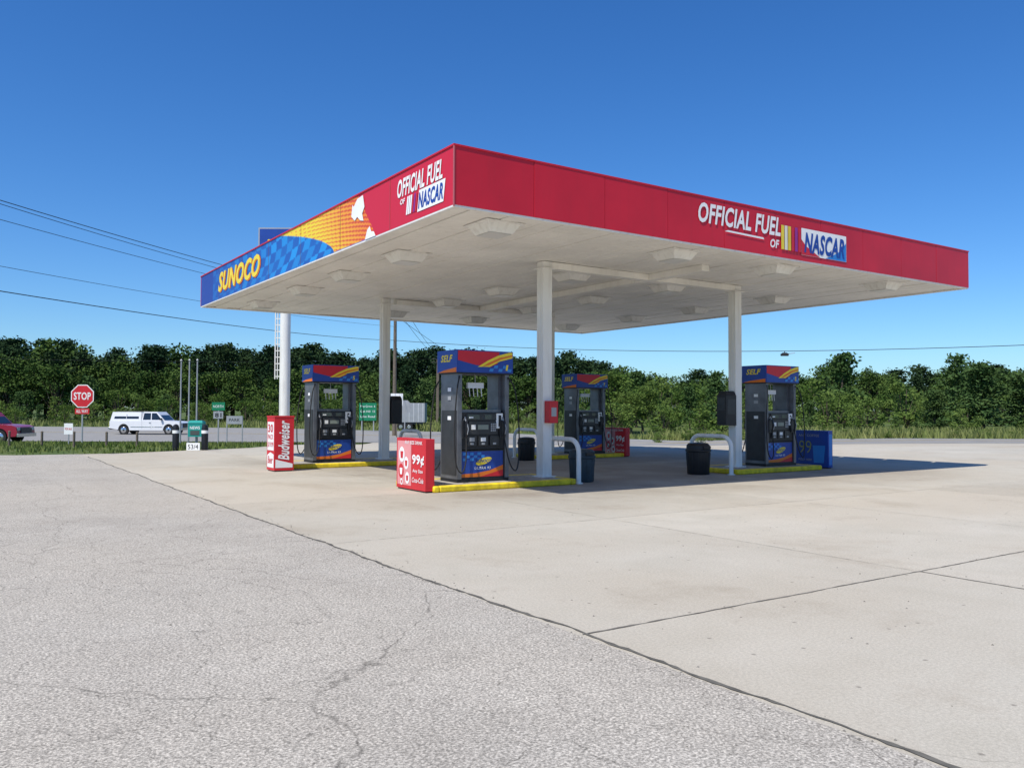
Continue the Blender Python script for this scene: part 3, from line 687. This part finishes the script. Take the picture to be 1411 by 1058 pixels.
wire(LZ(-17.6,25,5.5),LZ(-10.2,72,7.6),.35,.017)
wire(LZ(-10.2,72,7.6),LZ(33.1,45,5.5),.75,.020)
wire(LZ(-10.2,72,10.6),LZ(-10.6,118,8.9),.4,.02); wire(LZ(-9.4,72,10.6),LZ(-9.9,112,9.0),.5,.02); wire(LZ(-10.2,72,9.8),LZ(-4,150,8.0),.5,.02)
wire(LZ(-60,80,6.6),LZ(-10.6,118,8.8),.5,.016)
b.build("overhead_wires",recalc=False)
b=B(); b.fr(0,0,-.12,.0,.45,.22,.5,.28,M_dk); b.fr(0,0,.0,.10,.5,.28,.25,.14,M_dk); b.tube([(0,0,.10),(0,0,.2)],.03,M_dk); b.tube([(.25,0,.03),(.7,0,.08)],.02,M_grey)
b.build("street_lamp",LZ(18.2,55.5,5.42),RZ)

# ---------------------------------------------------------------- vegetation
def leafmat(name,c1,c2,tr_=.25):
    m=bpy.data.materials.new(name); m.use_nodes=True; nt=m.node_tree; lk=nt.links.new
    for n in list(nt.nodes): nt.nodes.remove(n)
    out=nd(nt,"ShaderNodeOutputMaterial"); oi=nd(nt,"ShaderNodeObjectInfo"); ge=nd(nt,"ShaderNodeNewGeometry"); no=nd(nt,"ShaderNodeTexNoise"); no.inputs["Scale"].default_value=.7; no.inputs["Detail"].default_value=2
    lk(ge.outputs["Position"],no.inputs["Vector"])
    ad=nd(nt,"ShaderNodeMath",operation='MULTIPLY_ADD'); lk(oi.outputs["Random"],ad.inputs[0]); ad.inputs[1].default_value=.7
    sb=nd(nt,"ShaderNodeMapRange"); sb.inputs["From Min"].default_value=.3; sb.inputs["From Max"].default_value=.7; sb.inputs["To Min"].default_value=-.15; sb.inputs["To Max"].default_value=.5
    lk(no.outputs["Fac"],sb.inputs["Value"]); lk(sb.outputs["Result"],ad.inputs[2])
    mx=nd(nt,"ShaderNodeMix",data_type='RGBA'); lk(ad.outputs[0],mx.inputs[0]); mx.inputs[6].default_value=(*c1,1); mx.inputs[7].default_value=(*c2,1)
    df=nd(nt,"ShaderNodeBsdfDiffuse"); lk(mx.outputs[2],df.inputs["Color"])
    if tr_>0:
        tr=nd(nt,"ShaderNodeBsdfTranslucent"); ms=nd(nt,"ShaderNodeMixShader"); ms.inputs[0].default_value=tr_
        lk(mx.outputs[2],tr.inputs["Color"]); lk(df.outputs[0],ms.inputs[1]); lk(tr.outputs[0],ms.inputs[2]); lk(ms.outputs[0],out.inputs["Surface"])
    else: lk(df.outputs[0],out.inputs["Surface"])
    return m
LM_dec=leafmat("leaves_broadleaf",(.038,.075,.020),(.095,.145,.038),0); LM_pine=leafmat("needles_pine",(.020,.042,.020),(.045,.075,.030),0); LM_scr=leafmat("leaves_scrub",(.065,.120,.026),(.16,.225,.058)); LM_gr=leafmat("grass_blades",(.09,.15,.03),(.30,.31,.12))
LM_yp=leafmat("needles_young_pine",(.040,.082,.028),(.09,.14,.045),0)
M_bark=mat("bark",(.09,.07,.05),.95,var=.3)
def quads(C,S,rng,out=None):
    n=len(C); a=rng.normal(size=(n,3)); a/=np.linalg.norm(a,axis=1)[:,None]; c=rng.normal(size=(n,3))
    if out is not None: c=c*.6+np.cross(a,out)
    bq=np.cross(a,c); bq/=np.linalg.norm(bq,axis=1)[:,None]+1e-9
    S=S[:,None]
    return np.stack([C-a*S,C+bq*S*.55,C+a*S,C-bq*S*.55],axis=1).reshape(-1,3)
def treemesh(name,kind,seed,H,nl,ls,lm):
    rng=np.random.RandomState(seed); b=B(); cs=[]
    if kind=="pine":
        b.tube([(0,0,0),(.1*rng.randn(),.1*rng.randn(),H*.5),(0,0,H*.96)],lambda t:(.022*H)*(1-t*.9),M_bark,6)
        nb=46
        for i in range(nb):
            t=rng.uniform(.10,1)**.8; z=H*t; R=H*.24*(1-t)**.7*rng.uniform(.55,1.2)+.12*H*.2; a=rng.uniform(0,6.28)
            tip=np.array([R*math.cos(a),R*math.sin(a),z+R*.15])
            if R>.6: b.tube([(0,0,z),tuple(tip*.5+np.array([0,0,z*.5])),tuple(tip)],lambda q:.025*(1-q*.7)*H/10,M_bark,4)
            k=nl//nb; q=rng.uniform(.25,1.05,size=k)[:,None]; pts=np.array([0,0,z])*(1-q)+tip*q+rng.normal(size=(k,3))*np.array([.05,.05,.028])*H; cs.append(pts)
    else:
        lean=rng.uniform(-.04,.04,2)*H; low=.28 if kind=="tree" else .05
        b.tube([(0,0,0),(lean[0]*.5,lean[1]*.5,H*.35),(lean[0],lean[1],H*.8)],lambda t:(.022*H)*(1-t*.8),M_bark,6)
        nb=26 if kind=="tree" else 14
        for i in range(nb):
            while True:
                p=rng.uniform(-1,1,3)
                if (p**2).sum()<1: break
            z=H*(low+(1-low)*.5)+p[2]*H*(1-low)*.45; wz=1-.35*max(0,p[2]); cwid=.29 if kind=="tree" else .5
            c=np.array([p[0]*H*cwid*wz,p[1]*H*cwid*wz,z]); R=H*rng.uniform(.055,.135)*(1 if kind=="tree" else 1.25)
            z0=H*rng.uniform(.1,.5) if kind=="tree" else .05*H
            b.tube([(lean[0]*.3,lean[1]*.3,min(z0,z)),tuple(c*.55+np.array([0,0,.12*H])*.5),tuple(c)],lambda q:.009*H*(1-q*.8),M_bark,4)
            k=nl//nb; dd=rng.normal(size=(k,3)); dd/=np.linalg.norm(dd,axis=1)[:,None]; cs.append(c+dd*(R*rng.uniform(.45,1.3,size=k)[:,None])*np.array([1.15,1.15,.85]))
    C=np.concatenate(cs); C[:,2]=np.maximum(C[:,2],.05); S=rng.uniform(.6,1.3,len(C))*ls
    cen=C.mean(axis=0); o=(C-cen); o/=np.linalg.norm(o,axis=1)[:,None]+1e-6
    V=quads(C,S,rng,out=o); n=len(C)
    b.add(V.tolist(),[(4*i,4*i+1,4*i+2,4*i+3) for i in range(n)],lm)
    me=bpy.data.meshes.new(name); me.from_pydata(b.v,[],b.f)
    for m in b.ml: me.materials.append(m)
    me.polygons.foreach_set("material_index",b.m); me.update(); return me
dec=[treemesh("broadleaf_mesh",'tree',s,10,2900,.23,LM_dec) for s in (1,2,3,4,5)]
pin=[treemesh("pine_mesh",'pine',s,10,2600,.21,LM_pine) for s in (11,12,13)]
scr=[treemesh("scrub_mesh",'shrub',s,4,1100,.13,LM_scr) for s in (21,22,23,24)]
scp=[treemesh("young_pine_mesh",'pine',s,5,1300,.14,LM_yp) for s in (31,32)]
rng=np.random.RandomState(5)
def inst(me,par,r,d,h,base,wid=1.0):
    x,y=L(r,d); o=bpy.data.objects.new("tree",me); scene.collection.objects.link(o); o.parent=par
    s=h/base; o.location=(x,y,T(x,y)-.1); o.scale=(s*wid,s*wid,s); o.rotation_euler=(0,0,rng.uniform(0,6.28))
PX=[-800,0,40,90,130,200,320,460,620,760,820,870,930,1000,1060,1100,1160,1220,1300,1411,2200]
TY=[478,466,474,480,490,488,484,486,489,491,500,516,523,518,521,512,507,515,510,507,505]
tl=empty("distant_treeline")
for row,(dd,k) in enumerate(((166,1.04),(152,.97),(140,.78))):
    r=-150.
    while r<150:
        d=dd+rng.uniform(-5,5); px=705.5+1147*r/d; y=np.interp(px,PX,TY)
        left=px<830
        h=(1.65+.64+(563.5-y)/1147*dd)*k*((rng.uniform(.72,1.10) if row else rng.uniform(.86,1.08)) if not left else rng.uniform(.86,1.05))
        pr=.75 if left and row<2 else (.3 if row<2 else .3)
        if rng.rand()<pr: inst(pin[rng.randint(3)],tl,r,d,h*1.03,10,rng.uniform(1.1,1.6))
        else: inst(dec[rng.randint(5)],tl,r,d,h,10,rng.uniform(1.0,1.35))
        r+=rng.uniform(2.4,4.0) if abs(r)<115 else rng.uniform(5,8)
sb=empty("scrub_belt")
for row,(dd,hm) in enumerate(((126,5.4),(118,3.6),(111,2.2))):
    r=-110.
    while r<30:
        d=dd+rng.uniform(-4,4); h=hm*rng.uniform(.5,1.2)
        if rng.rand()<.72: inst(scr[rng.randint(4)],sb,r,d,h,4,1.1)
        else: inst(scp[rng.randint(2)],sb,r,d,h*1.2,5,1.1)
        r+=rng.uniform(2.2,4.6)
sr=empty("roadside_shrubs")
for row,(dd,hm,st) in enumerate(((100,5.8,3.4),(86,4.4,3.2),(74,3.0,3.0),(66,1.8,2.8),(60,1.0,2.6),(56.5,.6,2.6))):
    r=6. if row>2 else 9.
    while r<80:
        d=dd+rng.uniform(-4,4) if row<4 else dd+rng.uniform(-1.5,2.5); h=hm*rng.uniform(.45,1.25)
        if rng.rand()<.74 or row>3: inst(scr[rng.randint(4)],sr,r,d,h,4,1.2)
        else: inst(scp[rng.randint(2)],sr,r,d,h*1.2,5,1.15)
        r+=rng.uniform(.5*st,1.5*st)
bigp=treemesh("pine_tree",'pine',77,5.6,5600,.11,LM_yp)
for nm,r,d,h,w in (("pine_tree",38.5,68,5.4,1.75),("pine_tree.001",43.0,70,5.0,1.6),("pine_tree.002",36.0,71,3.6,1.5)):
    x,y=L(r,d); o=bpy.data.objects.new(nm,bigp); scene.collection.objects.link(o); o.location=(x,y,T(x,y)-.1); s=h/5.6; o.scale=(s*w,s*w,s); o.rotation_euler=(0,0,r)
bigd=treemesh("broadleaf_tree",'tree',78,7.5,4600,.15,LM_scr)
for nm,r,d,h in (("broadleaf_tree",9.6,80,6.4),("broadleaf_tree.001",13.2,84,5.0),("broadleaf_tree.002",11.2,78,4.2)):
    x,y=L(r,d); o=bpy.data.objects.new(nm,bigd); scene.collection.objects.link(o); o.location=(x,y,T(x,y)-.1); s=h/7.5; o.scale=(s*1.25,s*1.25,s); o.rotation_euler=(0,0,r)
def grass(name,areas):
    V=[];F=[]
    for (r0,r1,d0,d1,nc,per,h0,h1,fn) in areas:
        for c_ in range(nc):
            rc=rng.uniform(r0,r1); dc=rng.uniform(d0,d1); hc=rng.uniform(h0,h1); sp=rng.uniform(.25,.9)
            for i in range(per):
                r=rc+rng.normal()*sp; d=dc+rng.normal()*sp
                if fn and not fn(r,d): continue
                x,y=L(r,d); z=T(x,y)-.06; h=hc*rng.uniform(.6,1.15); a=rng.uniform(0,3.14); w=h*.10+.02; dx,dy=math.cos(a)*w,math.sin(a)*w; lx,ly=rng.normal(size=2)*h*.3
                o=len(V); V+=[(x-dx,y-dy,z),(x+dx,y+dy,z),(x+lx+dx*.3,y+ly+dy*.3,z+h),]; F.append((o,o+1,o+2))
    me=bpy.data.meshes.new(name); me.from_pydata(V,[],F); me.materials.append(LM_gr); me.update()
    o=bpy.data.objects.new(name,me); scene.collection.objects.link(o)
def leftarea(r,d):
    if d<29.2: return False
    if r>-17.2 and d< np.interp(r,[-17.2,-14.5,-11,-9.7],[29,30.4,35.2,42.5]): return False
    return r<-10 and d<56
def farroad(r,d): return d>np.interp(r,[-160,-30,0,12,30,60,150],[113,99,81.5,61,54.8,53.8,51])
grass("grass_verge",[(-50,-9.8,29,56,900,32,.06,.24,leftarea)])
grass("tall_grass",[(-110,12,82,122,700,24,.3,1.0,farroad),(0,90,51,66,1100,26,.2,.85,farroad)])

# ---------------------------------------------------------------- light, sky, camera
sd=Vector((-3.16,-1.18,5.015)).normalized()
w=bpy.data.worlds.new("World"); scene.world=w; w.use_nodes=True; nt=w.node_tree; bg=nt.nodes["Background"]
sky=nd(nt,"ShaderNodeTexSky",sky_type='NISHITA'); sky.sun_disc=False; sky.sun_elevation=math.asin(sd.z); sky.sun_rotation=math.atan2(sd.x,sd.y)
sky.altitude=200; sky.air_density=1.0; sky.dust_density=.4; sky.ozone_density=2.5
hs=nd(nt,"ShaderNodeHueSaturation"); hs.inputs["Saturation"].default_value=1.27
tm=nd(nt,"ShaderNodeVectorMath",operation='MULTIPLY'); tm.inputs[1].default_value=(.70,.97,1.28)
nt.links.new(sky.outputs[0],hs.inputs["Color"]); nt.links.new(hs.outputs[0],tm.inputs[0]); nt.links.new(tm.outputs[0],bg.inputs["Color"]); bg.inputs["Strength"].default_value=.115
sl=bpy.data.lights.new("sun",'SUN'); sl.energy=5.0; sl.angle=math.radians(.5); sl.color=(1,.955,.865)
so=bpy.data.objects.new("sun",sl); scene.collection.objects.link(so); so.rotation_euler=sd.to_track_quat('Z','Y').to_euler(); so.location=(-20,-10,40)
cam=bpy.data.cameras.new("camera"); co=bpy.data.objects.new("camera",cam); scene.collection.objects.link(co)
cam.sensor_width=36; cam.lens=1146.989/1411*36; cam.clip_end=8000; cam.clip_start=.1
f=Vector((math.cos(YAW)*math.cos(PIT),math.sin(YAW)*math.cos(PIT),math.sin(PIT))); R=Vector((math.sin(YAW),-math.cos(YAW),0)); U=R.cross(f)
R2=R*math.cos(ROL)+U*math.sin(ROL); U2=-R*math.sin(ROL)+U*math.cos(ROL)
mw=Matrix(((R2.x,U2.x,-f.x,CAM.x),(R2.y,U2.y,-f.y,CAM.y),(R2.z,U2.z,-f.z,CAM.z),(0,0,0,1))); co.matrix_world=mw
scene.camera=co
scene.view_settings.view_transform='Standard'; scene.view_settings.look='None'; scene.view_settings.exposure=0
